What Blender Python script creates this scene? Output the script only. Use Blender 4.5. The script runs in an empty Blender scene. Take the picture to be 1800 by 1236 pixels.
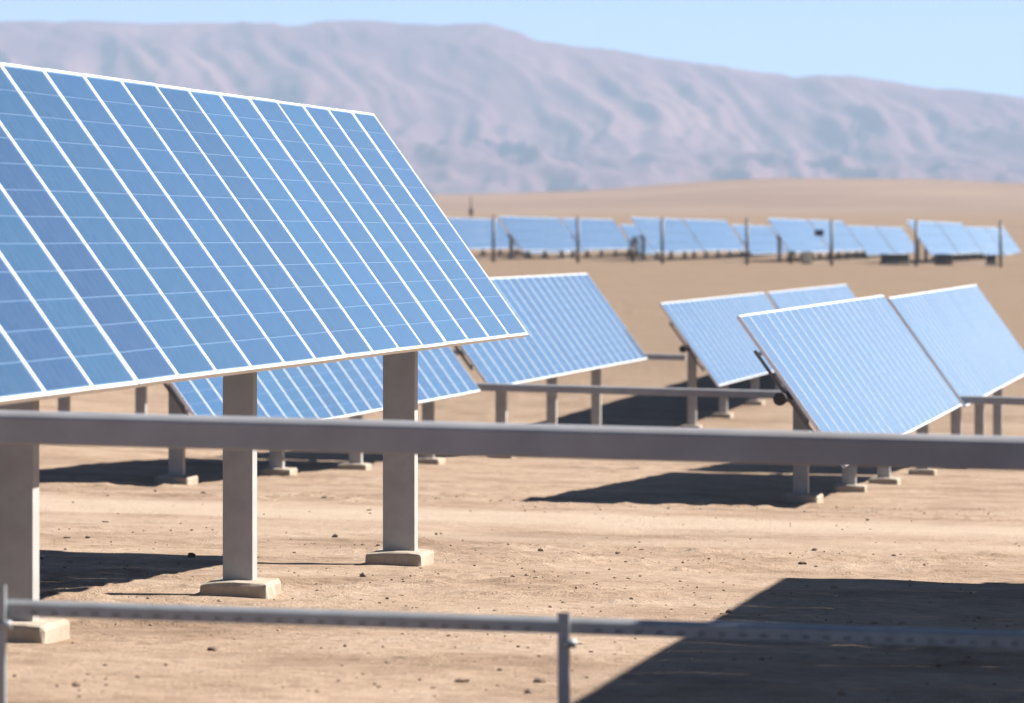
import bpy, bmesh, math, random
import numpy as np
from mathutils import Vector, Matrix

random.seed(7)
rng = np.random.default_rng(11)
scene = bpy.context.scene
COL = scene.collection

# ------------------------------------------------------------------ camera, sky, sun, exposure
EYE = 1.33                                   # camera height above the ground under it (world z = 0 there)
cam_data = bpy.data.cameras.new('camera')
cam_data.sensor_width = 36.0
cam_data.lens = 200.0                        # long lens
cam_data.shift_y = -198.0 / 1800.0           # horizon sits above the middle of the picture
cam_data.clip_start = 0.5
cam_data.clip_end = 60000.0
cam_data.dof.use_dof = True
cam_data.dof.focus_distance = 37.0
cam_data.dof.aperture_fstop = 5.0
cam = bpy.data.objects.new('camera', cam_data)
cam.location = (0, 0, EYE)
cam.rotation_euler = (math.radians(90), 0, 0)
COL.objects.link(cam)
scene.camera = cam

TH = math.atan2(1350.0, 10000.0)             # the rows of tables run 7.7 degrees off the view direction
UX, UY = math.sin(TH), math.cos(TH)          # u: along a row, away from the camera
VX, VY = math.cos(TH), -math.sin(TH)         # v: across the rows, to the right
ROW_ROT = math.atan2(UY, UX)

# direction towards the sun: from the right (v), a little from beyond (u)
SUN_V, SUN_U = 1.15, 0.52
sun_vec = Vector((VX * SUN_V + UX * SUN_U, VY * SUN_V + UY * SUN_U, 1.0)).normalized()
sun_el = math.asin(sun_vec.z)
sun_az = math.atan2(sun_vec.x, sun_vec.y)    # clockwise from +Y

world = bpy.data.worlds.new('World')
scene.world = world
world.use_nodes = True
wn, wl = world.node_tree.nodes, world.node_tree.links
wn.clear()
sky_tex = wn.new('ShaderNodeTexSky')
sky_tex.sky_type = 'NISHITA'
sky_tex.sun_disc = False
sky_tex.sun_elevation = sun_el
sky_tex.sun_rotation = sun_az
sky_tex.altitude = 3000
sky_tex.air_density = 0.5
sky_tex.dust_density = 0.0
sky_tex.ozone_density = 3.0
bg = wn.new('ShaderNodeBackground')
bg.inputs['Strength'].default_value = 0.05
wo = wn.new('ShaderNodeOutputWorld')
wl.new(sky_tex.outputs[0], bg.inputs[0])
wl.new(bg.outputs[0], wo.inputs[0])

sun_data = bpy.data.lights.new('sun', 'SUN')
sun_data.energy = 5.0
sun_data.angle = math.radians(0.53)
sun_data.color = (1.0, 0.955, 0.89)
sun = bpy.data.objects.new('sun', sun_data)
sun.rotation_euler = sun_vec.to_track_quat('Z', 'Y').to_euler()
sun.location = (40, 0, 60)
COL.objects.link(sun)

vs = scene.view_settings
vs.view_transform = 'Standard'
vs.look = 'None'
vs.exposure = 1.5
vs.gamma = 1.0
vs.use_curve_mapping = False
scene.cycles.use_denoising = True
scene.cycles.max_bounces = 8
scene.cycles.diffuse_bounces = 3
scene.cycles.glossy_bounces = 3
scene.cycles.volume_bounces = 0
scene.cycles.caustics_reflective = False
scene.cycles.caustics_refractive = False

# ------------------------------------------------------------------ helpers
def P(a, b, z):
    """Point from distance along a row, offset across the rows, height relative to the eye."""
    return Vector((a * UX + b * VX, a * UY + b * VY, z + EYE))


def smooth(e0, e1, x):
    t = np.clip((x - e0) / (e1 - e0), 0, 1)
    return t * t * (3 - 2 * t)


def _hash(ix, iy, seed):
    h = (ix.astype(np.int64) * 374761393 + iy.astype(np.int64) * 668265263 + seed * 974634777) & 0xFFFFFFFF
    h = ((h ^ (h >> 13)) * 1274126177) & 0xFFFFFFFF
    return ((h ^ (h >> 16)) & 0xFFFFFF) / float(0xFFFFFF)


def vnoise(x, y, seed=0):
    ix, iy = np.floor(x), np.floor(y)
    fx, fy = x - ix, y - iy
    fx, fy = fx * fx * fx * (fx * (fx * 6 - 15) + 10), fy * fy * fy * (fy * (fy * 6 - 15) + 10)
    a, b = _hash(ix, iy, seed), _hash(ix + 1, iy, seed)
    c, d = _hash(ix, iy + 1, seed), _hash(ix + 1, iy + 1, seed)
    return (a * (1 - fx) + b * fx) * (1 - fy) + (c * (1 - fx) + d * fx) * fy * 1.0


def fbm(x, y, octaves=4, seed=0, gain=0.5):
    s, amp, tot = 0.0, 1.0, 0.0
    for k in range(octaves):
        s = s + amp * (vnoise(x * 2 ** k + 17.3 * k, y * 2 ** k - 9.1 * k, seed + k) * 2 - 1)
        tot += amp
        amp *= gain
    return s / tot


def ridged(x, y, octaves=4, seed=0, gain=0.5):
    s, amp, tot = 0.0, 1.0, 0.0
    for k in range(octaves):
        n = 1 - np.abs(vnoise(x * 2 ** k + 5.7 * k, y * 2 ** k + 3.3 * k, seed + k) * 2 - 1)
        s = s + amp * n
        tot += amp
        amp *= gain
    return s / tot


def tag(o, label=None, cat=None, group=None, kind=None):
    if label:
        o['label'] = label
    if cat:
        o['category'] = cat
    if group:
        o['group'] = group
    if kind:
        o['kind'] = kind
    return o


def link(name, data, parent=None, loc=(0, 0, 0), rot=(0, 0, 0)):
    o = bpy.data.objects.new(name, data)
    COL.objects.link(o)
    o.parent = parent
    o.location = loc
    o.rotation_euler = rot
    return o


class MB:
    """Collects shapes into one mesh."""
    def __init__(self):
        self.bm = bmesh.new()

    def box(self, c, s, mat=0, bevel=0.0, seg=2, rot=None):
        tmp = bmesh.new()
        bmesh.ops.create_cube(tmp, size=1.0)
        for v in tmp.verts:
            v.co = Vector((v.co.x * s[0], v.co.y * s[1], v.co.z * s[2]))
        if bevel > 0:
            bmesh.ops.bevel(tmp, geom=tmp.edges[:], offset=bevel, segments=seg, affect='EDGES', profile=0.5)
        M = Matrix.Translation(Vector(c))
        if rot is not None:
            M = M @ rot
        self._merge(tmp, M, mat)
        return self

    def cyl(self, p0, p1, r, mat=0, n=16, r2=None):
        p0, p1 = Vector(p0), Vector(p1)
        d = p1 - p0
        tmp = bmesh.new()
        bmesh.ops.create_cone(tmp, cap_ends=True, segments=n, radius1=r, radius2=r if r2 is None else r2, depth=d.length)
        M = Matrix.Translation((p0 + p1) / 2) @ d.to_track_quat('Z', 'Y').to_matrix().to_4x4()
        self._merge(tmp, M, mat, smooth_sides=True)
        return self

    def _merge(self, tmp, M, mat, smooth_sides=False):
        vm = {}
        for v in tmp.verts:
            vm[v] = self.bm.verts.new(M @ v.co)
        for f in tmp.faces:
            nf = self.bm.faces.new([vm[v] for v in f.verts])
            nf.material_index = mat
            nf.smooth = smooth_sides and len(f.verts) == 4
        tmp.free()

    def prism(self, prof, length, mat=0):
        """A profile of (y, z) points drawn out along x, centred."""
        a = [self.bm.verts.new((-length / 2, y, z)) for y, z in prof]
        b = [self.bm.verts.new((length / 2, y, z)) for y, z in prof]
        n = len(prof)
        fs = [self.bm.faces.new(a[::-1]), self.bm.faces.new(b)]
        for i in range(n):
            fs.append(self.bm.faces.new([a[i], a[(i + 1) % n], b[(i + 1) % n], b[i]]))
        for f in fs:
            f.material_index = mat
        bmesh.ops.recalc_face_normals(self.bm, faces=fs)
        return self

    def quad(self, pts, mat=0):
        f = self.bm.faces.new([self.bm.verts.new(Vector(p)) for p in pts])
        f.material_index = mat
        return self

    def mesh(self, name, mats):
        me = bpy.data.meshes.new(name)
        self.bm.to_mesh(me)
        self.bm.free()
        for m in mats:
            me.materials.append(m)
        return me


def grid_mesh(name, X, Y, Z, mat, smooth_shade=True):
    ny, nx = X.shape
    me = bpy.data.meshes.new(name)
    nv = nx * ny
    co = np.stack([X, Y, Z], axis=-1).reshape(-1, 3).astype(np.float32)
    i = np.arange(nv).reshape(ny, nx)
    q = np.stack([i[:-1, :-1], i[:-1, 1:], i[1:, 1:], i[1:, :-1]], axis=-1).reshape(-1, 4)
    nq = len(q)
    me.vertices.add(nv)
    me.vertices.foreach_set('co', co.ravel())
    me.loops.add(nq * 4)
    me.loops.foreach_set('vertex_index', q.astype(np.int32).ravel())
    me.polygons.add(nq)
    me.polygons.foreach_set('loop_start', np.arange(0, nq * 4, 4, dtype=np.int32))
    me.polygons.foreach_set('loop_total', np.full(nq, 4, dtype=np.int32))
    me.polygons.foreach_set('use_smooth', np.full(nq, smooth_shade, dtype=bool))
    me.update(calc_edges=True)
    me.materials.append(mat)
    return me


# ------------------------------------------------------------------ materials
def new_mat(name):
    m = bpy.data.materials.new(name)
    m.use_nodes = True
    nt = m.node_tree
    b = nt.nodes.get('Principled BSDF')
    return m, nt, b


def noise_node(nt, scale, detail=4, rough=0.55, vec=None):
    n = nt.nodes.new('ShaderNodeTexNoise')
    n.inputs['Scale'].default_value = scale
    n.inputs['Detail'].default_value = detail
    n.inputs['Roughness'].default_value = rough
    if vec is not None:
        nt.links.new(vec, n.inputs['Vector'])
    return n


def ramp_node(nt, src, stops):
    r = nt.nodes.new('ShaderNodeValToRGB')
    el = r.color_ramp.elements
    while len(el) < len(stops):
        el.new(0.5)
    for e, (p, c) in zip(el, stops):
        e.position = p
        e.color = (c[0], c[1], c[2], 1) if len(c) == 3 else c
    nt.links.new(src, r.inputs[0])
    return r


def mix_col(nt, fac, a, b, mode='MIX'):
    n = nt.nodes.new('ShaderNodeMix')
    n.data_type = 'RGBA'
    n.blend_type = mode
    for sock, val in ((n.inputs[0], fac), (n.inputs[6], a), (n.inputs[7], b)):
        if hasattr(val, 'links'):
            nt.links.new(val, sock)
        elif isinstance(val, (int, float)):
            sock.default_value = val
        else:
            sock.default_value = (*val, 1)
    return n.outputs[2]


def mathn(nt, op, a, b=None, clamp=False):
    n = nt.nodes.new('ShaderNodeMath')
    n.operation = op
    n.use_clamp = clamp
    for k, val in enumerate((a, b)):
        if val is None:
            continue
        if hasattr(val, 'links'):
            nt.links.new(val, n.inputs[k])
        else:
            n.inputs[k].default_value = val
    return n.outputs[0]


def coords(nt, kind='Object'):
    return nt.nodes.new('ShaderNodeTexCoord').outputs[kind]


def bump_to(nt, b, height, strength, dist):
    n = nt.nodes.new('ShaderNodeBump')
    n.inputs['Strength'].default_value = strength
    n.inputs['Distance'].default_value = dist
    nt.links.new(height, n.inputs['Height'])
    nt.links.new(n.outputs[0], b.inputs['Normal'])
    return n


def metal_mat(name, col, rough, scale=9.0, metallic=0.0, dirt=(0.30, 0.23, 0.17), dirt_amt=0.25, var=0.12):
    m, nt, b = new_mat(name)
    co = coords(nt)
    n1 = noise_node(nt, scale, 5, 0.6, co)
    n2 = noise_node(nt, scale * 0.22, 3, 0.5, co)
    lo = tuple(c * (1 - var) for c in col)
    hi = tuple(min(1, c * (1 + var)) for c in col)
    r = ramp_node(nt, n1.outputs[0], [(0.3, lo), (0.7, hi)])
    d = ramp_node(nt, n2.outputs[0], [(0.45, (0, 0, 0)), (0.75, (1, 1, 1))])
    dm = mathn(nt, 'MULTIPLY', d.outputs[0], dirt_amt)
    nt.links.new(mix_col(nt, dm, r.outputs[0], dirt), b.inputs['Base Color'])
    b.inputs['Metallic'].default_value = metallic
    b.inputs['Roughness'].default_value = rough
    bump_to(nt, b, n1.outputs[0], 0.15, 0.002)
    return m


# ground: pale dry sand with darker gravelly patches and a worn light track
def ground_material():
    m, nt, b = new_mat('desert_soil')
    pos = nt.nodes.new('ShaderNodeNewGeometry').outputs['Position']
    mp = nt.nodes.new('ShaderNodeMapping')
    mp.inputs['Rotation'].default_value = (0, 0, TH)
    nt.links.new(pos, mp.inputs['Vector'])
    rp = mp.outputs[0]                                   # x across the rows, y along them
    mps = nt.nodes.new('ShaderNodeMapping')
    mps.inputs['Scale'].default_value = (1.3, 0.85, 1.0)
    nt.links.new(rp, mps.inputs['Vector'])
    st = mps.outputs[0]
    big = noise_node(nt, 0.10, 5, 0.6, st)
    mid = noise_node(nt, 0.9, 6, 0.62, st)
    fine = noise_node(nt, 9.0, 6, 0.65, pos)
    grit = noise_node(nt, 55.0, 4, 0.6, pos)
    c1 = ramp_node(nt, mid.outputs[0], [(0.30, (0.240, 0.165, 0.111)), (0.50, (0.325, 0.233, 0.164)), (0.70, (0.372, 0.279, 0.206))])
    blot = noise_node(nt, 0.33, 5, 0.68, st)
    cb = ramp_node(nt, blot.outputs[0], [(0.34, (0.74, 0.70, 0.67)), (0.50, (1, 1, 1)), (0.66, (1.04, 1.05, 1.06))])
    c2 = ramp_node(nt, fine.outputs[0], [(0.33, (0.70, 0.66, 0.62)), (0.52, (1, 1, 1)), (0.75, (1.10, 1.10, 1.10))])
    col = mix_col(nt, 0.85, mix_col(nt, 0.9, c1.outputs[0], cb.outputs[0], 'MULTIPLY'), c2.outputs[0], 'MULTIPLY')
    c3 = ramp_node(nt, grit.outputs[0], [(0.30, (0.72, 0.70, 0.68)), (0.5, (1, 1, 1)), (0.72, (1.12, 1.12, 1.12))])
    col = mix_col(nt, 0.5, col, c3.outputs[0], 'MULTIPLY')
    # the flat field farther back is a slightly browner soil
    sx = nt.nodes.new('ShaderNodeSeparateXYZ')
    nt.links.new(rp, sx.inputs[0])
    y = sx.outputs[1]
    wob = mathn(nt, 'MULTIPLY', mathn(nt, 'SUBTRACT', big.outputs[0], 0.5), 9.0)
    yw = mathn(nt, 'ADD', y, wob)
    far = nt.nodes.new('ShaderNodeMapRange')
    far.inputs['From Min'].default_value = 95
    far.inputs['From Max'].default_value = 150
    nt.links.new(yw, far.inputs['Value'])
    col = mix_col(nt, mathn(nt, 'MULTIPLY', far.outputs[0], 0.85), col, (0.185, 0.131, 0.090))
    # worn dirt track: two pale wheel bands across the rows
    def band(centre, half, soft):
        d = mathn(nt, 'ABSOLUTE', mathn(nt, 'SUBTRACT', yw, centre))
        r = nt.nodes.new('ShaderNodeMapRange')
        r.interpolation_type = 'SMOOTHSTEP'
        r.inputs['From Min'].default_value = half + soft
        r.inputs['From Max'].default_value = half - soft
        nt.links.new(d, r.inputs['Value'])
        return r.outputs[0]
    t = mathn(nt, 'MAXIMUM', band(52.4, 2.4, 1.3), mathn(nt, 'MULTIPLY', band(47.0, 1.0, 1.0), 0.45))
    t = mathn(nt, 'MULTIPLY', t, mathn(nt, 'ADD', mathn(nt, 'MULTIPLY', mid.outputs[0], 0.6), 0.55), True)
    col = mix_col(nt, t, col, (0.400, 0.308, 0.230))
    nt.links.new(col, b.inputs['Base Color'])
    b.inputs['Roughness'].default_value = 0.95
    b.inputs['Specular IOR Level'].default_value = 0.15
    h = mathn(nt, 'ADD', mathn(nt, 'MULTIPLY', fine.outputs[0], 0.7), mathn(nt, 'MULTIPLY', grit.outputs[0], 0.3))
    bump_to(nt, b, h, 0.75, 0.06)
    return m


def rock_slope_material(name, lo, mid_c, hi, scale):
    m, nt, b = new_mat(name)
    pos = nt.nodes.new('ShaderNodeNewGeometry').outputs['Position']
    n1 = noise_node(nt, scale, 6, 0.6, pos)
    n2 = noise_node(nt, scale * 7, 4, 0.6, pos)
    c = ramp_node(nt, n1.outputs[0], [(0.3, lo), (0.5, mid_c), (0.7, hi)])
    c2 = ramp_node(nt, n2.outputs[0], [(0.35, (0.82, 0.82, 0.82)), (0.65, (1.1, 1.1, 1.1))])
    nt.links.new(mix_col(nt, 0.7, c.outputs[0], c2.outputs[0], 'MULTIPLY'), b.inputs['Base Color'])
    b.inputs['Roughness'].default_value = 1.0
    b.inputs['Specular IOR Level'].default_value = 0.1
    return m


def cell_material(name, base, coat_rough=0.05):
    m, nt, b = new_mat(name)
    co = coords(nt)
    oi = nt.nodes.new('ShaderNodeObjectInfo')
    vor = nt.nodes.new('ShaderNodeTexVoronoi')
    vor.inputs['Scale'].default_value = 55.0
    nt.links.new(co, vor.inputs['Vector'])
    v = ramp_node(nt, vor.outputs['Color'], [(0.0, (0.72, 0.78, 0.84)), (1.0, (1.25, 1.2, 1.15))])
    n = noise_node(nt, 2.0, 3, 0.5, co)
    c = mix_col(nt, 1.0, oi.outputs['Color'], v.outputs[0], 'MULTIPLY')
    c = mix_col(nt, 1.0, c, base, 'MULTIPLY')
    # drawn-out streaks running down the module
    sm = nt.nodes.new('ShaderNodeMapping')
    sm.inputs['Scale'].default_value = (38.0, 0.9, 1.0)
    nt.links.new(co, sm.inputs['Vector'])
    sn = noise_node(nt, 1.0, 3, 0.6, sm.outputs[0])
    sr = ramp_node(nt, sn.outputs[0], [(0.32, (0.62, 0.68, 0.76)), (0.5, (1, 1, 1)), (0.70, (1.45, 1.35, 1.22))])
    c = mix_col(nt, 0.85, c, sr.outputs[0], 'MULTIPLY')
    # silver conductor lines down each cell
    sx = nt.nodes.new('ShaderNodeSeparateXYZ')
    nt.links.new(co, sx.inputs[0])
    ph = mathn(nt, 'FRACT', mathn(nt, 'DIVIDE', mathn(nt, 'ADD', sx.outputs[0], 5.0), 0.053))
    line = mathn(nt, 'LESS_THAN', mathn(nt, 'ABSOLUTE', mathn(nt, 'SUBTRACT', ph, 0.5)), 0.022)
    c = mix_col(nt, line, c, (0.28, 0.31, 0.36))
    # a thin, uneven film of dust
    dust = ramp_node(nt, n.outputs[0], [(0.35, (0, 0, 0)), (0.8, (1, 1, 1))])
    c = mix_col(nt, mathn(nt, 'MULTIPLY', dust.outputs[0], 0.045), c, (0.46, 0.45, 0.42))
    nt.links.new(c, b.inputs['Base Color'])
    b.inputs['Roughness'].default_value = 0.10
    b.inputs['IOR'].default_value = 1.28
    b.inputs['Coat Weight'].default_value = 1.0
    b.inputs['Coat Roughness'].default_value = coat_rough
    b.inputs['Coat IOR'].default_value = 1.16       # anti-reflective glass
    return m


M = {}
M['soil'] = ground_material()
M['stone'] = metal_mat('loose_stone', (0.27, 0.19, 0.13), 0.95, 14.0, 0, dirt_amt=0.3, var=0.35)
M['dark_stone'] = metal_mat('dark_clod', (0.11, 0.072, 0.05), 0.95, 14.0, 0, dirt_amt=0.3, var=0.3)
M['mountain'] = rock_slope_material('mountain_rock', (0.075, 0.032, 0.045), (0.120, 0.058, 0.066), (0.180, 0.095, 0.088), 0.0022)
M['hill'] = rock_slope_material('hill_soil', (0.18, 0.127, 0.100), (0.22, 0.160, 0.126), (0.255, 0.19, 0.148), 0.004)
M['cell'] = cell_material('solar_cell', (0.008, 0.074, 0.152))
M['sheet'], _nt, _b = new_mat('white_backsheet')
_b.inputs['Base Color'].default_value = (0.14, 0.23, 0.37, 1)
_b.inputs['Roughness'].default_value = 0.4
_b.inputs['IOR'].default_value = 1.08
_b.inputs['Coat IOR'].default_value = 1.16
_b.inputs['Coat Weight'].default_value = 1.0
_b.inputs['Coat Roughness'].default_value = 0.05
M['alu'] = metal_mat('aluminium_frame', (0.74, 0.76, 0.78), 0.40, 6.0, 0.0, dirt_amt=0.12, var=0.06)
M['post'] = metal_mat('weathered_steel_post', (0.345, 0.33, 0.315), 0.55, 5.0, 0.15, dirt=(0.27, 0.18, 0.12), dirt_amt=0.35, var=0.12)
M['beam'] = metal_mat('grey_steel_beam', (0.29, 0.29, 0.305), 0.5, 4.0, 0.2, dirt=(0.30, 0.24, 0.19), dirt_amt=0.3, var=0.14)
M['galv'] = metal_mat('galvanised_steel', (0.27, 0.285, 0.30), 0.42, 12.0, 0.4, dirt_amt=0.2, var=0.12)
M['black'] = metal_mat('black_rubber', (0.018, 0.017, 0.018), 0.6, 9.0, 0, dirt_amt=0.08)
M['dark'] = metal_mat('dark_steel', (0.10, 0.095, 0.095), 0.55, 9.0, 0.2, dirt_amt=0.15)
M['concrete'] = metal_mat('rough_concrete', (0.335, 0.280, 0.215), 0.9, 11.0, 0, dirt=(0.22, 0.125, 0.075), dirt_amt=0.55, var=0.16)
M['cream'] = metal_mat('cream_paint', (0.55, 0.50, 0.38), 0.6, 5.0, 0)
M['drab'] = metal_mat('drab_green_paint', (0.085, 0.095, 0.08), 0.6, 5.0, 0)
M['sign'] = metal_mat('dark_violet_paint', (0.08, 0.05, 0.09), 0.5, 5.0, 0)
M['leaf'] = metal_mat('dull_leaf', (0.055, 0.07, 0.05), 0.8, 12.0, 0, dirt_amt=0.3, var=0.3)
M['wood'] = metal_mat('grey_wood', (0.16, 0.12, 0.10), 0.85, 8.0, 0)

# ------------------------------------------------------------------ the ground
PY = [-400, -60, 0, 92, 102, 112, 150, 180, 210, 235, 247, 262, 310, 350, 450, 700, 1200, 2000, 4000, 9000, 30000]
PZ = [-1.0, -1.0, -1.329, -3.537, -3.66, -3.66, -3.30, -2.75, -1.95, -1.17, -1.00, -0.95, -0.92, -0.6, 0.3, 2.4, 5.5, 6.5, 4, 0, 0]


def base_z(x, y):
    """Height of the ground relative to the eye: falls away, then rises to a shelf."""
    z = (np.interp(y - 2.0, PY, PZ) + np.interp(y, PY, PZ) * 2 + np.interp(y + 2.0, PY, PZ)) / 4
    s = np.interp(y, [-100, 100, 200, 600, 1500], [0.025, 0.025, 0.0115, 0.004, 0.0])
    return z - s * 60.0 * np.tanh(x / 60.0) + 0.06 * np.clip(-4.5 - x, 0, 8) * smooth(68, 84, y) * (1 - smooth(120, 170, y))


def relief(x, y):
    u = x * UX + y * UY
    near = 1 - smooth(120, 400, y)
    trk = smooth(44, 47, u) * (1 - smooth(55.5, 58, u))
    r = 0.016 * fbm(x * 0.55, y * 0.55, 3, 5) + (0.013 * fbm(x * 2.3, y * 2.3, 3, 9) + 0.058 * np.maximum(0, fbm(x * 4.2, y * 4.2, 3, 21) - 0.10) * smooth(-0.15, 0.3, fbm(x * 0.5, y * 0.5, 2, 25))) * (1 - 0.75 * trk)
    return r * near + 0.12 * fbm(x * 0.02, y * 0.02, 3, 31) * smooth(130, 260, y) * (1 - smooth(232, 240, y) * (1 - smooth(330, 420, y)))


def gz(x, y):
    return float(base_z(np.array(x, float), np.array(y, float)) + relief(np.array(x, float), np.array(y, float)))


def axis(parts):
    out = []
    for a, b, st in parts:
        n = max(1, int(round((b - a) / st)))
        out.extend(list(np.linspace(a, b, n, endpoint=False)))
    out.append(parts[-1][1])
    return np.array(out)


gy = axis([(-400, -40, 40), (-40, 18, 2), (18, 62, 0.075), (62, 110, 0.3), (110, 260, 2.0), (260, 420, 6), (420, 1200, 40), (1200, 4000, 200), (4000, 16000, 1000)])
gxh = axis([(0, 4.6, 0.075), (4.6, 12, 0.4), (12, 40, 2.5), (40, 120, 12), (120, 500, 60), (500, 2500, 400), (2500, 16000, 2500)])
gx = np.concatenate([-gxh[:0:-1], gxh])
GX, GY = np.meshgrid(gx, gy)
GZ = base_z(GX, GY) + relief(GX, GY) + EYE
ground = link('ground', grid_mesh('ground', GX, GY, GZ, M['soil']))
tag(ground, kind='structure')

# low hill behind the far tables
hx = axis([(-2600, -500, 150), (-500, 900, 12), (900, 3400, 120)])
hy = axis([(900, 3000, 30)])
HX, HY = np.meshgrid(hx, hy)
crest_px = np.array([-2500, -700, -200, 300, 780, 1000, 1200, 1330, 1450, 1600, 1800, 2300, 3500, 6000])
crest_py = np.array([372, 368, 362, 352, 345, 338, 325, 318.5, 317.5, 320, 330, 345, 362, 372])
crest_z = np.interp(HX, (crest_px - 900) * 0.2, (420 - crest_py) * 0.2)
prof = smooth(900, 2000, HY) * (1 - smooth(2050, 3000, HY))
HZ = base_z(HX, HY) - 2.0 + (crest_z - 4.4) * prof + 2.0 * fbm(HX * 0.012, HY * 0.012, 4, 41) * prof * 0.6
hill = link('hill', grid_mesh('hill', HX, HY, HZ + EYE, M['hill']))
tag(hill, kind='structure')

# the mountain range
MD = 12000.0
out_px = np.array([-9000, -5000, -2600, -1200, -500, 0, 80, 150, 250, 340, 440, 510, 570, 640, 700, 760, 860, 905, 940, 1000, 1100, 1200, 1300, 1390, 1500, 1560, 1640, 1740, 1800, 2100, 2600, 3400, 5000, 9000])
out_py = np.array([150, 70, 30, 48, 40, 38, 38, 36, 42, 39, 40, 45, 38, 36, 39, 42, 42, 56, 70, 79, 92, 109, 121, 135, 133, 143, 155, 163, 172, 190, 175, 210, 190, 260])
mx = axis([(-11000, -1500, 120), (-1500, 1500, 9), (1500, 11000, 120)])
my = axis([(8200, 12050, 22), (12050, 13600, 120)])
MX, MY = np.meshgrid(mx, my)
crest = np.interp(MX, (out_px - 900) * 1.2, (420 - out_py) * 1.2) + 3.0 * fbm(MX * 0.02, MX * 0, 3, 77)
t = np.clip((MY - 8900) / (MD - 8900), 0, 1)
wx = MX + 70 * fbm(MX * 0.003, MY * 0.002, 3, 51) + 0.16 * (MY - 10000)
gul = ridged(wx * 0.0085, MY * 0.0007 + 0.4, 4, 61, 0.55)                # gullies running down the slope
spur = ridged(wx * 0.0030 + 3, MY * 0.0004, 3, 67, 0.5)
foot = ridged(wx * 0.0075 + 7, MY * 0.0030, 5, 91, 0.55)
scarp = 0.34 * smooth(0.02, 0.40, t) + 0.66 * smooth(0.42, 1.04, t) / smooth(0.42, 1.04, np.array(1.0))
MZ = crest * scarp
upper = np.sin(np.pi * np.clip((t - 0.30) / 0.70, 0, 1)) ** 0.8
MZ = MZ + ((gul - 0.6) * 78 + (spur - 0.6) * 60) * upper
MZ = MZ + (foot - 0.55) * 95 * np.sin(np.pi * np.clip(t / 0.55, 0, 1)) ** 0.8
MZ = MZ + 10 * fbm(MX * 0.016, MY * 0.010, 4, 71) * np.clip(t * 3, 0, 1) * np.clip((1.0 - t) * 5, 0, 1)
back = smooth(12050, 13600, MY)
MZ = MZ * (1 - back) - 5 * (t <= 0)
mount = link('mountains', grid_mesh('mountains', MX, MY, MZ + EYE, M['mountain']))
tag(mount, kind='structure')

# ------------------------------------------------------------------ solar tables
TILT = math.radians(54.5)
MW, MH, PITCH = 0.992, 1.956, 1.010          # module width, length, spacing along the row
FRAME_W, FRAME_D = 0.017, 0.040
SIN, COS = math.sin(TILT), math.cos(TILT)
TUBE_OFF = 0.15                              # torque tube centre behind the panel plane

# laminate + frame + cell meshes, in module coordinates: x along the row, y up the slope, z out of the glass
lam = MB()
lam.box((0, 0, -0.009), (MW - 2 * FRAME_W + 0.006, MH - 2 * FRAME_W + 0.006, 0.012))
LAM = lam.mesh('laminate', [M['sheet']])
fr = MB()
for s in (-1, 1):
    fr.box((s * (MW - FRAME_W) / 2, 0, -FRAME_D / 2 + 0.002), (FRAME_W, MH, FRAME_D), 0, 0.002, 1)
    fr.box((0, s * (MH - FRAME_W) / 2, -FRAME_D / 2 + 0.002), (MW - 2 * FRAME_W, FRAME_W, FRAME_D), 0, 0.002, 1)
FRAME = fr.mesh('module_frame', [M['alu']])
CW, CG = 0.1500, 0.0025
ROWS_CELL = 12
ROW_H = (MH - 2 * FRAME_W - 0.012) / ROWS_CELL
CELL_H = ROW_H - 0.0040


def add_cells(mb, yc, mat):
    for i in range(6):
        x = (i - 2.5) * (CW + CG)
        mb.box((x, yc, -0.0025), (CW, CELL_H, 0.002), mat)


cr = MB()
add_cells(cr, 0, 0)
CELL_ROW = cr.mesh('cell_row', [M['cell']])
fm = MB()
fm.box((0, 0, -0.009), (MW - 2 * FRAME_W + 0.006, MH - 2 * FRAME_W + 0.006, 0.012), 0)
for s in (-1, 1):
    fm.box((s * (MW - FRAME_W) / 2, 0, -FRAME_D / 2 + 0.002), (FRAME_W, MH, FRAME_D), 1)
    fm.box((0, s * (MH - FRAME_W) / 2, -FRAME_D / 2 + 0.002), (MW - 2 * FRAME_W, FRAME_W, FRAME_D), 1)
for k in range(ROWS_CELL):
    add_cells(fm, (k - 5.5) * ROW_H, 2)
MODULE = fm.mesh('module', [M['sheet'], M['alu'], M['cell']])

post_cache = {}


def footing_mesh(seed, w=0.40, d=0.56, h=0.34):
    r = random.Random(seed)
    bm = bmesh.new()
    bmesh.ops.create_cube(bm, size=1.0)
    for v in bm.verts:
        v.co = Vector((v.co.x * d, v.co.y * w, v.co.z * h))
    bmesh.ops.subdivide_edges(bm, edges=bm.edges[:], cuts=3, use_grid_fill=True)
    ed = [e for e in bm.edges if len(e.link_faces) == 2 and e.calc_face_angle(0) > 1.0]
    bmesh.ops.bevel(bm, geom=ed, offset=0.022, segments=2, affect='EDGES', profile=0.5)
    for v in bm.verts:
        v.co += Vector((r.uniform(-1, 1), r.uniform(-1, 1), r.uniform(-1, 1))) * 0.004
        if v.co.z > 0.05:
            v.co.z += -0.012 * (abs(v.co.y) / w * 2) ** 2
    me = bpy.data.meshes.new('footing')
    bm.to_mesh(me)
    bm.free()
    me.materials.append(M['concrete'])
    return me


FOOTINGS = [footing_mesh(k) for k in range(3)]


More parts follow.
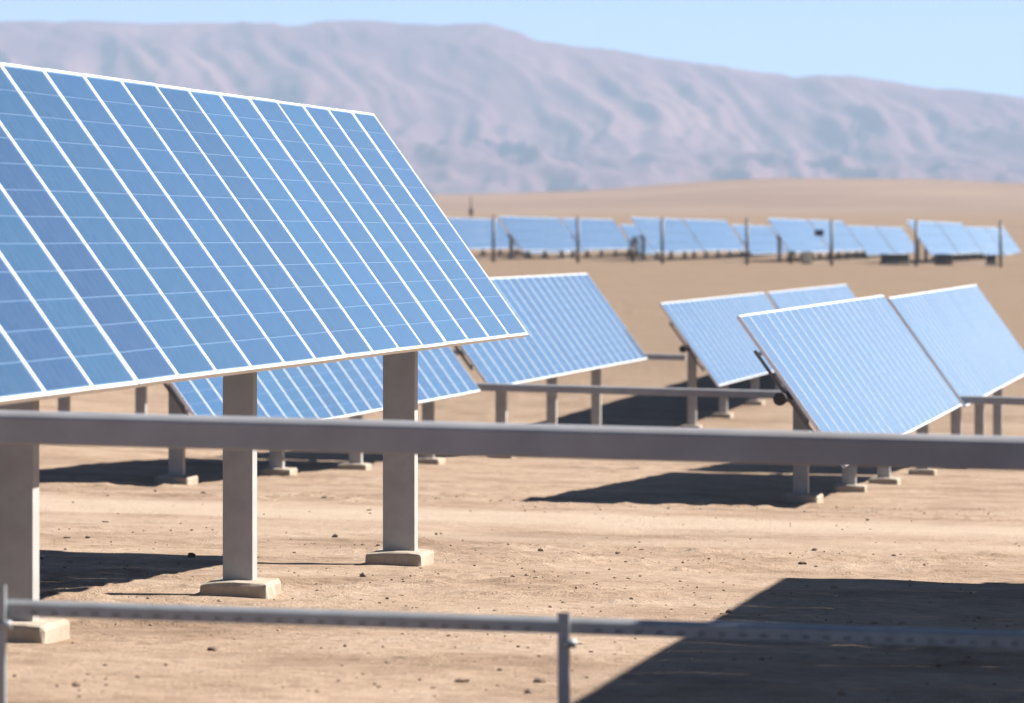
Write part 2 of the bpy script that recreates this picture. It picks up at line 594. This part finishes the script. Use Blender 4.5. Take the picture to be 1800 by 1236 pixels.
def make_table(name, label, group, b, a0, n, zc, posts, post_w=0.17, detail=False, rails=True, tube_ext=(0.35, 0.35), arms=(), n_post_label=None):
    """A row of n modules on a torque tube carried by posts. zc: height of the panel centre above the eye."""
    a1 = a0 + n * PITCH
    base = P(a0, b, 0)
    zg = gz(base.x, base.y)
    root = link(name, None, None, (base.x, base.y, zg + EYE), (0, 0, ROW_ROT))
    tag(root, label, 'solar table', group)
    L = lambda a, y, z: Vector((a - a0, y, z - zg))          # local: x along row, y to the left, z up
    for i in range(n):
        jt = random.gauss(0, 0.0016)
        o = link('module', LAM if detail else MODULE, root, L(a0 + (i + 0.5) * PITCH, 0, zc), (TILT + jt, random.gauss(0, 0.0012), 0))
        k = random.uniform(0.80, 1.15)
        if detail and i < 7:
            k = random.uniform(0.70, 0.88)  # leftmost modules: view-angle darkening of the glass put into the cell colour
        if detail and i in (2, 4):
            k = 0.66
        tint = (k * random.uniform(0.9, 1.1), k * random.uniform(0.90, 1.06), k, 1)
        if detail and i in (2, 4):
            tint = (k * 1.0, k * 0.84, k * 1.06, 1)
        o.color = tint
        if detail:
            link('frame', FRAME, o)
            for c in range(ROWS_CELL):
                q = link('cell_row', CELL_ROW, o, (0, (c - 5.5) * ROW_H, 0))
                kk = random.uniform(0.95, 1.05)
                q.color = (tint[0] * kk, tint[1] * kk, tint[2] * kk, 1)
    ty, tz = TUBE_OFF * SIN, zc - TUBE_OFF * COS
    e0, e1 = tube_ext
    mb = MB()
    mb.cyl(L(a0 - e0, ty, tz), L(a1 + e1, ty, tz), 0.058, 0, 18)
    link('torque_tube', mb.mesh('torque_tube', [M['dark']]), root)
    mb = MB()
    mb.cyl(L(a0 - e0 - 0.03, ty, tz), L(a0 - e0 + 0.05, ty, tz), 0.072, 0, 18)
    link('end_cap', mb.mesh('end_cap', [M['black']]), root)
    if rails:
        for k in (-1, 1):                                     # purlins under the modules
            yo = 0.52 * k
            for_off = 0.055
            c0 = L(a0 + 0.01, yo * COS + for_off * SIN, zc + yo * SIN - for_off * COS)
            c1 = L(a1 - 0.02, yo * COS + for_off * SIN, zc + yo * SIN - for_off * COS)
            mb = MB()
            mb.box((c0 + c1) / 2, ((c1 - c0).length, 0.04, 0.032), 0, 0, rot=Matrix.Rotation(TILT, 4, 'X'))
            link('purlin', mb.mesh('purlin', [M['galv']]), root)
        for i in range(0, n + 1, 2):                          # cross ribs from tube to purlins
            x = min(max(i * PITCH, 0.06), n * PITCH - 0.06)
            key = ('rib',)
            if key not in post_cache:
                mb = MB()
                mb.box((0, 0, -0.088), (0.05, 1.16, 0.032), 0)
                post_cache[key] = mb.mesh('rib', [M['dark']])
            link('rib', post_cache[key], root, (x, 0, zc - zg), (TILT, 0, 0))
    for j, ap in enumerate(posts):
        pw = post_w[j] if isinstance(post_w, (list, tuple)) else post_w
        wp = P(ap, b - ty, 0)
        g = gz(wp.x, wp.y)
        top = tz - 0.03
        mb = MB()
        hh = top - g + 0.25
        mb.box((0, 0, hh / 2 - 0.25), (0.15, pw, hh), 0, 0.008, 2)
        po = link('post', mb.mesh('post', [M['post']]), root, L(ap, ty, g))
        fo = link('footing', FOOTINGS[j % 3], po, (random.uniform(-0.02, 0.02), random.uniform(-0.02, 0.02), -0.072), (0, 0, random.uniform(-0.05, 0.05)))
        key = ('bear',)
        if key not in post_cache:
            mb = MB()
            mb.box((0, 0, 0), (0.10, 0.20, 0.17), 0, 0.01, 1)
            post_cache[key] = mb.mesh('bearing', [M['dark']])
        link('bearing', post_cache[key], root, L(ap, ty, tz))
    for aa in arms:
        mb = MB()
        mb.box((0, 0, -0.40), (0.05, 0.09, 0.84), 0, 0.006, 1)
        link('torque_arm', mb.mesh('torque_arm', [M['dark']]), root, L(aa, ty, tz))
    return root


NEAR = 'solar tables in the near rows'
MIDG = 'solar tables beyond the dirt track'
make_table('solar_table', 'large blue solar table with white frame lines filling the left of the picture', NEAR,
           -5.932, 40.64 - 18 * PITCH, 18, 0.109, [26.95, 32.9, 39.05], post_w=[0.19, 0.18, 0.225], detail=True, tube_ext=(1.2, 0.1), arms=(21.75,))
make_table('solar_table', 'solar table beyond the right edge, casting the big dark foreground shadow on the sand', NEAR,
           0.66, 40.0 - 17 * PITCH, 17, -0.12, [27.2, 33.2, 38.6], tube_ext=(1.3, 0.1), arms=(21.75,))
make_table('solar_table', 'solar table nearest the camera, beyond the right edge, shading the low rail', NEAR,
           0.66, 21.75 - 6 * PITCH, 6, -0.12, [16.4, 20.9], tube_ext=(0.1, -0.35))
make_table('solar_table', 'pale blue striped solar table behind the long beam at right, nearer of its joined pair', MIDG,
           -5.13, 60.25, 22, -1.610, [62.8, 69.9, 76.1], tube_ext=(0.12, 0.3), arms=(82.85,))
make_table('solar_table', 'pale solar table cut off by the right edge, behind the dark gap', MIDG,
           -5.13, 83.6, 24, -1.66, [84.4, 93.2, 100.5, 107.0], tube_ext=(0.3, 0.3))
make_table('solar_table', 'striped blue solar table seen low between the two right posts of the near table', MIDG,
           -12.27, 62.0, 21, -1.45, [63.4, 69.9, 76.0, 82.6], tube_ext=(0.12, 0.3), arms=(83.85,))
make_table('solar_table', 'pale blue solar table just right of the near table corner, its right end free', MIDG,
           -12.27, 84.4, 21, -1.44, [90.5, 96.9, 103.3], tube_ext=(0.3, 0.2))
make_table('solar_table', 'smooth pale solar table with left end free, behind the striped right table', MIDG,
           -11.3, 109.4, 22, -2.04, [111.0, 117.3, 124.4, 130.5], tube_ext=(0.12, 0.3))
make_table('solar_table', 'small pale corner of solar table farthest behind the striped right table', MIDG,
           -11.3, 132.6, 24, -2.05, [134.0, 141.0, 148.0, 155.0], tube_ext=(0.3, 0.3))
make_table('solar_table', 'solar table hidden behind the near one, only its posts show under the left edge', MIDG,
           -18.5, 84.2, 21, -1.40, [86.2, 92.2, 98.2, 104.2], tube_ext=(0.3, 0.3))

# ------------------------------------------------------------------ drive beams across the rows
def drive_beam(label, a, b0, b1, z0, slope, size=0.128, depth=0.11):
    c0, c1 = P(a, b0, z0), P(a, b1, z0 - slope * (b1 - b0))
    mid = (c0 + c1) / 2
    d = c1 - c0
    root = link('drive_beam', None, None, mid, d.to_track_quat('X', 'Z').to_euler())
    tag(root, label, 'beam', 'steel drive beams across the rows')
    mb = MB()
    h, w = size / 2, depth / 2
    prof = [(-w + 0.006, -h), (w - 0.006, -h), (w, -h + 0.006), (w, h - 0.010), (w - 0.010, h), (-w + 0.045, h), (-w + 0.020, h - 0.007), (-w + 0.004, h - 0.020), (-w, h - 0.028), (-w, -h + 0.006)]
    mb.prism(prof, d.length)
    link('bar', mb.mesh('bar', [M['beam']]), root)
    return root, d.length


beam, blen = drive_beam('long thick grey steel beam crossing the whole picture in front of the posts', 21.75, -7.5, 0.55, -0.680, 0.0212)
for xx in (0.25, 1.45):
    mb = MB()
    mb.box((0, 0, -0.072), (0.02, 0.03, 0.03), 0, 0.003, 1)
    mb.box((0, 0, -0.088), (0.05, 0.04, 0.008), 0, 0.002, 1)
    link('hanger_bolt', mb.mesh('hanger_bolt', [M['dark']]), beam, (xx + 2.82, 0, 0))
drive_beam('grey steel beam running through the gap between the middle distance tables', 83.9, -19.5, -1.0, -2.03, 0.0225, 0.118)
drive_beam('far thin grey beam between the middle tables and the pale table behind', 108.6, -19.5, -11.3, -2.1, 0.0215, 0.118)

# ------------------------------------------------------------------ low strut fence in the foreground
def strut_fence():
    y0 = 20.2
    p_l = Vector(((2 - 900) * y0 / 1e4, y0, -(1069 - 420) * y0 / 1e4 + EYE))
    y1 = y0 - 0.25
    p_m = Vector(((991 - 900) * y1 / 1e4, y1, -(1101 - 420) * y1 / 1e4 + EYE))
    y2 = y0 - 0.52
    p_r = Vector(((1960 - 900) * y2 / 1e4, y2, -(1131 - 420) * y2 / 1e4 + EYE))
    root = link('strut_fence', None, None, (p_m.x, p_m.y, gz(p_m.x, p_m.y) + EYE))
    tag(root, 'low fence of perforated galvanised rail on thin posts along the bottom edge', 'fence')
    O = Vector(root.location)
    H, D = 0.050, 0.042
    for q0, q1 in ((p_l, p_m), (p_m, p_r)):
        d = q1 - q0
        R = d.to_track_quat('X', 'Z').to_matrix().to_4x4()
        mb = MB()
        # channel: top, two solid front strips, webs between the slots, back lip
        L = d.length - 0.03
        mb.prism([(-D / 2, 0.012), (D / 2 + 0.02, 0.012), (D / 2 + 0.02, H / 2 + 0.004), (-D / 2 + 0.030, H / 2 + 0.004), (-D / 2 + 0.010, H / 2 - 0.003), (-D / 2, 0.016)], L)
        mb.box((0, -D / 2 + 0.0025, 0.003), (L, 0.003, 0.0178), 0)
        mb.box((0, -D / 2 + 0.0015, -0.0195), (L, 0.003, 0.011), 0)
        n = int(L / 0.072)
        for i in range(n + 1):
            mb.box((-L / 2 + min(max((i + 0.0) * L / n, 0.02), L - 0.02), -D / 2 + 0.0015, -0.0100), (0.047, 0.003, 0.0081), 0)
        mb.box((0, D / 2 - 0.0015, -0.007), (L, 0.003, 0.0358), 0)
        mb.box((0, -D / 2 + 0.010, -H / 2 + 0.0015), (L, 0.014, 0.003), 0)
        o = link('rail', mb.mesh('rail', [M['galv']]), root, (q0 + q1) / 2 - O, R.to_euler())
    for k, q in enumerate((p_l, p_m, p_r)):
        g = gz(q.x, q.y) + EYE
        top = q.z + (0.052 if k else 0.085)
        mb = MB()
        w = 0.040
        hh = top - g + 0.2
        for s in (-1, 1):
            mb.box((s * (w / 2 - 0.0015), 0, hh / 2 - 0.2), (0.003, w, hh), 0)
        mb.box((0, -w / 2 + 0.0015, hh / 2 - 0.2), (w - 0.006, 0.003, hh), 0)
        po = link('post', mb.mesh('post', [M['galv']]), root, Vector((q.x, q.y - 0.045, g)) - O, (0, 0, -0.10))
        mb = MB()
        mb.cyl((0.0, -0.02, q.z - g - 0.055), (0.045, -0.02, q.z - g - 0.055), 0.016, 0, 6)
        link('bolt', mb.mesh('bolt', [M['galv']]), po)
    return root


strut_fence()

# ------------------------------------------------------------------ far tables behind the wire fence
def far_face(n):
    mb = MB()
    for i in range(n):
        x = (i + 0.5) * PITCH
        mb.box((x, 0, -0.02), (MW, MH, 0.035), 1)
        mb.box((x, 0, -0.0005), (MW - 2 * FRAME_W, MH - 2 * FRAME_W, 0.004), 0)
    return mb.mesh('panel_face', [M['cell'], M['alu']])


FAR22 = far_face(22)
mb = MB()
mb.cyl((-0.1, 0, 0), (22 * PITCH + 0.1, 0, 0), 0.058, 0, 10)
FAR_TUBE = mb.mesh('torque_tube', [M['dark']])
mb = MB()
mb.box((0, 0, 0.3), (0.15, 0.17, 1.6), 0)
FAR_POST = mb.mesh('post', [M['post']])
mb = MB()
mb.box((0, 0, 0.0), (0.5, 0.4, 0.26), 0, 0.02, 1)
FAR_FOOT = mb.mesh('footing', [M['concrete']])


def far_table(label, off_top, a0, z_top):
    zc = z_top - MH / 2 * SIN
    b = -off_top * UY + MH / 2 * COS
    base = P(a0, b, 0)
    zg = gz(base.x, base.y)
    root = link('solar_table', None, None, (base.x, base.y, zg + EYE), (0, 0, ROW_ROT))
    tag(root, label, 'solar table', 'far solar tables behind the wire fence')
    f = link('panel_face', FAR22, root, (0, 0, zc - zg), (TILT, 0, 0))
    k = random.uniform(0.85, 1.1)
    f.color = (k, k, k, 1)
    ty, tz = TUBE_OFF * SIN, zc - TUBE_OFF * COS
    link('torque_tube', FAR_TUBE, root, (0, ty, tz - zg))
    for x in (1.2, 7.2, 13.4, 19.8):
        wp = P(a0 + x, b - ty, 0)
        g = gz(wp.x, wp.y)
        po = link('post', FAR_POST, root, (x, ty, tz - zg - 1.12))
        link('footing', FAR_FOOT, po, (0, 0, g - tz + 1.12))
    return root


FAR1 = [(42.2, 379), (36.0, 380), (29.9, 382), (23.6, 383.5), (17.2, 387.5)]
ORD1 = ['leftmost', 'second', 'third', 'fourth', 'rightmost']
for k, (off, ytop) in enumerate(FAR1):
    zt = (420 - ytop) * 262 / 1e4
    a = (262 + 0.1338 * -off) / UY
    far_table(f'front table of the {ORD1[k]} pale blue pair in the taller far row', off, a, zt)
    far_table(f'rear table of the {ORD1[k]} pale blue pair in the taller far row', off, a + 22 * PITCH + 0.9, zt)
FAR2 = [(42.2, 394), (36.0, 395), (29.9, 395.5), (23.6, 397), (17.2, 398.5)]
for k, (off, ytop) in enumerate(FAR2):
    zt = (420 - ytop) * 310 / 1e4
    a = (310 + 0.1338 * -off) / UY
    far_table(f'front table of the {ORD1[k]} pair in the lower, farther row', off, a, zt)
    far_table(f'rear table of the {ORD1[k]} pair in the lower, farther row', off, a + 22 * PITCH + 0.9, zt)

# wire fence in front of the far tables
def wire_fence():
    yf = 246.0
    xs = [(570 + 148.6 * k - 900) * yf / 1e4 for k in range(-3, 13)]
    root = link('wire_fence', None, None, (xs[8], yf, gz(xs[8], yf) + EYE))
    tag(root, 'wire fence with tall thin grey posts in front of the far tables', 'fence')
    O = Vector(root.location)
    tops = []
    for x in xs:
        g = gz(x, yf) + EYE
        mb = MB()
        mb.cyl((0, 0, -0.3), (0, 0, 1.97), 0.070, 0, 10)
        mb.cyl((0, 0, 1.97), (0, 0, 2.03), 0.080, 0, 10, 0.02)
        link('post', mb.mesh('post', [M['dark']]), root, Vector((x, yf, g)) - O, (random.uniform(-0.01, 0.01), random.uniform(-0.015, 0.015), 0))
        tops.append(Vector((x, yf, g)) - O)
    for h in (0.15, 0.55, 0.95, 1.35, 1.75):
        mb = MB()
        for p, q in zip(tops[:-1], tops[1:]):
            mb.cyl(p + Vector((0, 0, h)), q + Vector((0, 0, h)), 0.006, 0, 5)
        link('wire', mb.mesh('wire', [M['galv']]), root)


wire_fence()


def cabinet(label, px, y, w, d, h, mat, legs=True):
    x = (px - 900) * y / 1e4
    g = gz(x, y) + EYE
    root = link('equipment_cabinet', None, None, (x, y, g))
    tag(root, label, 'cabinet', 'cabinets by the far tables')
    mb = MB()
    mb.box((0, 0, h / 2 + 0.1), (w, d, h), 0, 0.01, 1)
    link('housing', mb.mesh('housing', [mat]), root)
    mb = MB()
    mb.box((0, -d / 2 - 0.012, h / 2 + 0.1), (w * 0.86, 0.02, h * 0.86), 0, 0.004, 1)
    link('door', mb.mesh('door', [mat]), root)
    mb = MB()
    mb.box((0, 0, h + 0.12), (w + 0.08, d + 0.08, 0.04), 0, 0.006, 1)
    link('lid', mb.mesh('lid', [mat]), root)
    mb = MB()
    mb.box((0, 0, 0.0), (w + 0.1, d + 0.1, 0.2), 0, 0.01, 1)
    link('plinth', mb.mesh('plinth', [M['concrete']]), root)


cabinet('small cream cabinet under the far tables near the fence', 1418, 252, 0.38, 0.35, 0.42, M['cream'])
cabinet('long low dark cabinet under the far tables, widest of the dark ones', 1573, 253, 1.25, 0.5, 0.34, M['drab'])
cabinet('square dark cabinet under the far tables near the right fence posts', 1659, 253, 0.72, 0.5, 0.36, M['drab'])
cabinet('narrow dark cabinet beside the rightmost fence post', 1742, 253, 0.42, 0.4, 0.36, M['drab'])


def shrub(label, px, y, h, w, n, seed):
    r = random.Random(seed)
    x = (px - 900) * y / 1e4
    root = link('shrub', None, None, (x, y, gz(x, y) + EYE))
    tag(root, label, 'shrub')
    mb = MB()
    for k in range(7):
        a = r.uniform(0, 6.28)
        tip = Vector((math.cos(a) * w * 0.35, math.sin(a) * w * 0.35, h * r.uniform(0.6, 0.9)))
        mb.cyl((0, 0, -0.05), tip, 0.02, 0, 5, 0.006)
    link('stem', mb.mesh('stem', [M['wood']]), root)
    mb = MB()
    for k in range(n):
        a, q = r.uniform(0, 6.28), math.sqrt(r.random())
        zz = r.uniform(0.12, 1.0)
        rad = w / 2 * q * (1.05 - zz * 0.75)
        c = Vector((math.cos(a) * rad + w * 0.18 * zz, math.sin(a) * rad, zz * h))
        s = r.uniform(0.03, 0.075)
        R = Matrix.Rotation(r.uniform(0, 6.28), 4, 'Z') @ Matrix.Rotation(r.uniform(-1.2, 1.2), 4, 'X')
        pts = [c + (R @ Vector(p)) for p in ((-s, 0, 0), (0, -s * 0.5, 0.01), (s, 0, 0), (0, s * 0.5, 0.01))]
        mb.quad(pts)
    link('foliage', mb.mesh('foliage', [M['leaf']]), root)


shrub('dark leaning shrub in front of the far tables beside a fence post', 1112, 250, 1.15, 0.85, 520, 3)
shrub('low dark shrub beneath the far tables left of the cream cabinet', 1390, 254, 0.55, 0.7, 260, 5)

# small plate hung on the wire fence
sx_ = (1440 - 900) * 245.9 / 1e4
sgn = link('fence_sign', None, None, (sx_, 245.93, gz(sx_, 246) + EYE + 1.42))
tag(sgn, 'small dark violet plate hung high on the wire fence', 'sign')
mb = MB()
mb.box((0, 0, 0), (0.40, 0.012, 0.26), 0, 0.003, 1)
link('plate', mb.mesh('plate', [M['sign']]), sgn)
mb = MB()
for s in (-1, 1):
    mb.cyl((s * 0.15, 0.0, 0.13), (s * 0.15, 0.06, 0.20), 0.006, 0, 6)
link('hook', mb.mesh('hook', [M['galv']]), sgn)

# slim mast on the plain behind the leftmost far table
mxp, myp = (828 - 900) * 520 / 1e4, 520.0
mast = link('mast', None, None, (mxp, myp, gz(mxp, myp) + EYE))
tag(mast, 'slim brown mast on the plain above the leftmost far table', 'mast')
mb = MB()
mb.cyl((0, 0, -0.3), (0, 0, 3.0), 0.17, 0, 10, 0.07)
link('pole', mb.mesh('pole', [M['wood']]), mast)
mb = MB()
mb.box((0, -0.2, 1.6), (0.4, 0.2, 0.4), 0, 0.02, 1)
link('box', mb.mesh('box', [M['wood']]), mast)

# ------------------------------------------------------------------ stones
def stone_verts(r, n_sub=1):
    bm = bmesh.new()
    bmesh.ops.create_icosphere(bm, subdivisions=n_sub, radius=1.0)
    for v in bm.verts:
        v.co *= r.uniform(0.72, 1.2)
    vs_ = [v.co.copy() for v in bm.verts]
    fs_ = [[v.index for v in f.verts] for f in bm.faces]
    bm.free()
    return vs_, fs_


rr = random.Random(19)
shapes = [stone_verts(rr) for _ in range(10)]
verts, faces, fmats = [], [], []
for k in range(3000):
    u = rr.random()
    y = 22.5 + (62 - 22.5) * u ** 0.85
    x = rr.uniform(-0.1, 0.1) * y
    uu = x * UX + y * UY
    clump = float(fbm(np.array(x * 0.35), np.array(y * 0.7), 3, 15))
    trk = 1 if 45 < uu < 57 else 0
    if rr.random() > (0.25 + 2.2 * max(0, clump)) * (0.2 if trk else 1):
        continue
    s = 0.004 + 0.007 * rr.random() + 0.018 * rr.random() ** 10
    vs_, fs_ = rr.choice(shapes)
    sx_, sy_, sz_ = s * rr.uniform(0.8, 1.6), s * rr.uniform(0.8, 1.3), s * rr.uniform(0.5, 0.9)
    ang = rr.uniform(0, 6.28)
    ca, sa = math.cos(ang), math.sin(ang)
    g = gz(x, y) + EYE
    o = len(verts)
    for v in vs_:
        X, Y = v.x * sx_, v.y * sy_
        verts.append((x + X * ca - Y * sa, y + X * sa + Y * ca, g + sz_ * 0.35 + v.z * sz_))
    mi = 1 if rr.random() < 0.12 else 0
    for f in fs_:
        faces.append([o + i for i in f])
        fmats.append(mi)
me = bpy.data.meshes.new('gravel')
me.from_pydata(verts, [], faces)
me.polygons.foreach_set('material_index', fmats)
me.materials.append(M['stone'])
me.materials.append(M['dark_stone'])
gr = link('gravel', me)
tag(gr, 'loose gravel and small clods scattered over the sandy ground', 'gravel', kind='stuff')


def rock(label, px, py, w, h, mat, seed):
    # distance where the line of sight meets the falling ground
    y = 13290.0 / (py - 660.0)
    for _ in range(12):
        x = (px - 900) * y / 1e4
        y = -gz(x, y) * 1e4 / (py - 420.0)
    r = random.Random(seed)
    vs_, fs_ = stone_verts(r, 2)
    me = bpy.data.meshes.new('rock')
    me.from_pydata([(v.x * w / 2, v.y * w * 0.42, v.z * h * 0.55 + h * 0.3) for v in vs_], [], fs_)
    me.materials.append(mat)
    o = link('rock', me, None, (x, y, gz(x, y) + EYE - 0.004))
    tag(o, label, 'rock', 'single dark stones on the sand')


rock('dark clod on the sand at the bottom just left of the fence post', 947, 1200, 0.058, 0.026, M['dark_stone'], 1)
rock('dark clod on the sand below the rail, right of the leftmost footing', 373, 1144, 0.052, 0.026, M['dark_stone'], 2)
rock('larger brown stone between the two right posts beside the pale track', 577, 878, 0.15, 0.055, M['stone'], 3)
rock('dark stone just above the corner of the big foreground shadow', 1410, 992, 0.065, 0.03, M['dark_stone'], 4)
rock('dark clod on the upper edge of the shadow left of the middle post', 336, 980, 0.06, 0.045, M['dark_stone'], 5)
rock('small dark stone on the sand between the two right posts', 589, 945, 0.05, 0.035, M['dark_stone'], 6)

# ------------------------------------------------------------------ the hazy air
HZ0, HZ1 = -6.5, 640.0
mb = MB()
mb.box((0, 8000, (HZ0 + HZ1) / 2), (34000, 18000, HZ1 - HZ0))
hm = bpy.data.materials.new('hazy_air')
hm.use_nodes = True
hn = hm.node_tree
hn.nodes.clear()
ho = hn.nodes.new('ShaderNodeOutputMaterial')
pv = hn.nodes.new('ShaderNodeVolumePrincipled')
pv.inputs['Color'].default_value = (0.605, 0.775, 1.0, 1)
pv.inputs['Density'].default_value = 0.00007
pv.inputs['Anisotropy'].default_value = 0.0
hn.links.new(pv.outputs[0], ho.inputs['Volume'])
haze = link('haze', mb.mesh('haze', [hm]))
tag(haze, 'thin pale haze filling the desert air', 'haze', kind='stuff')
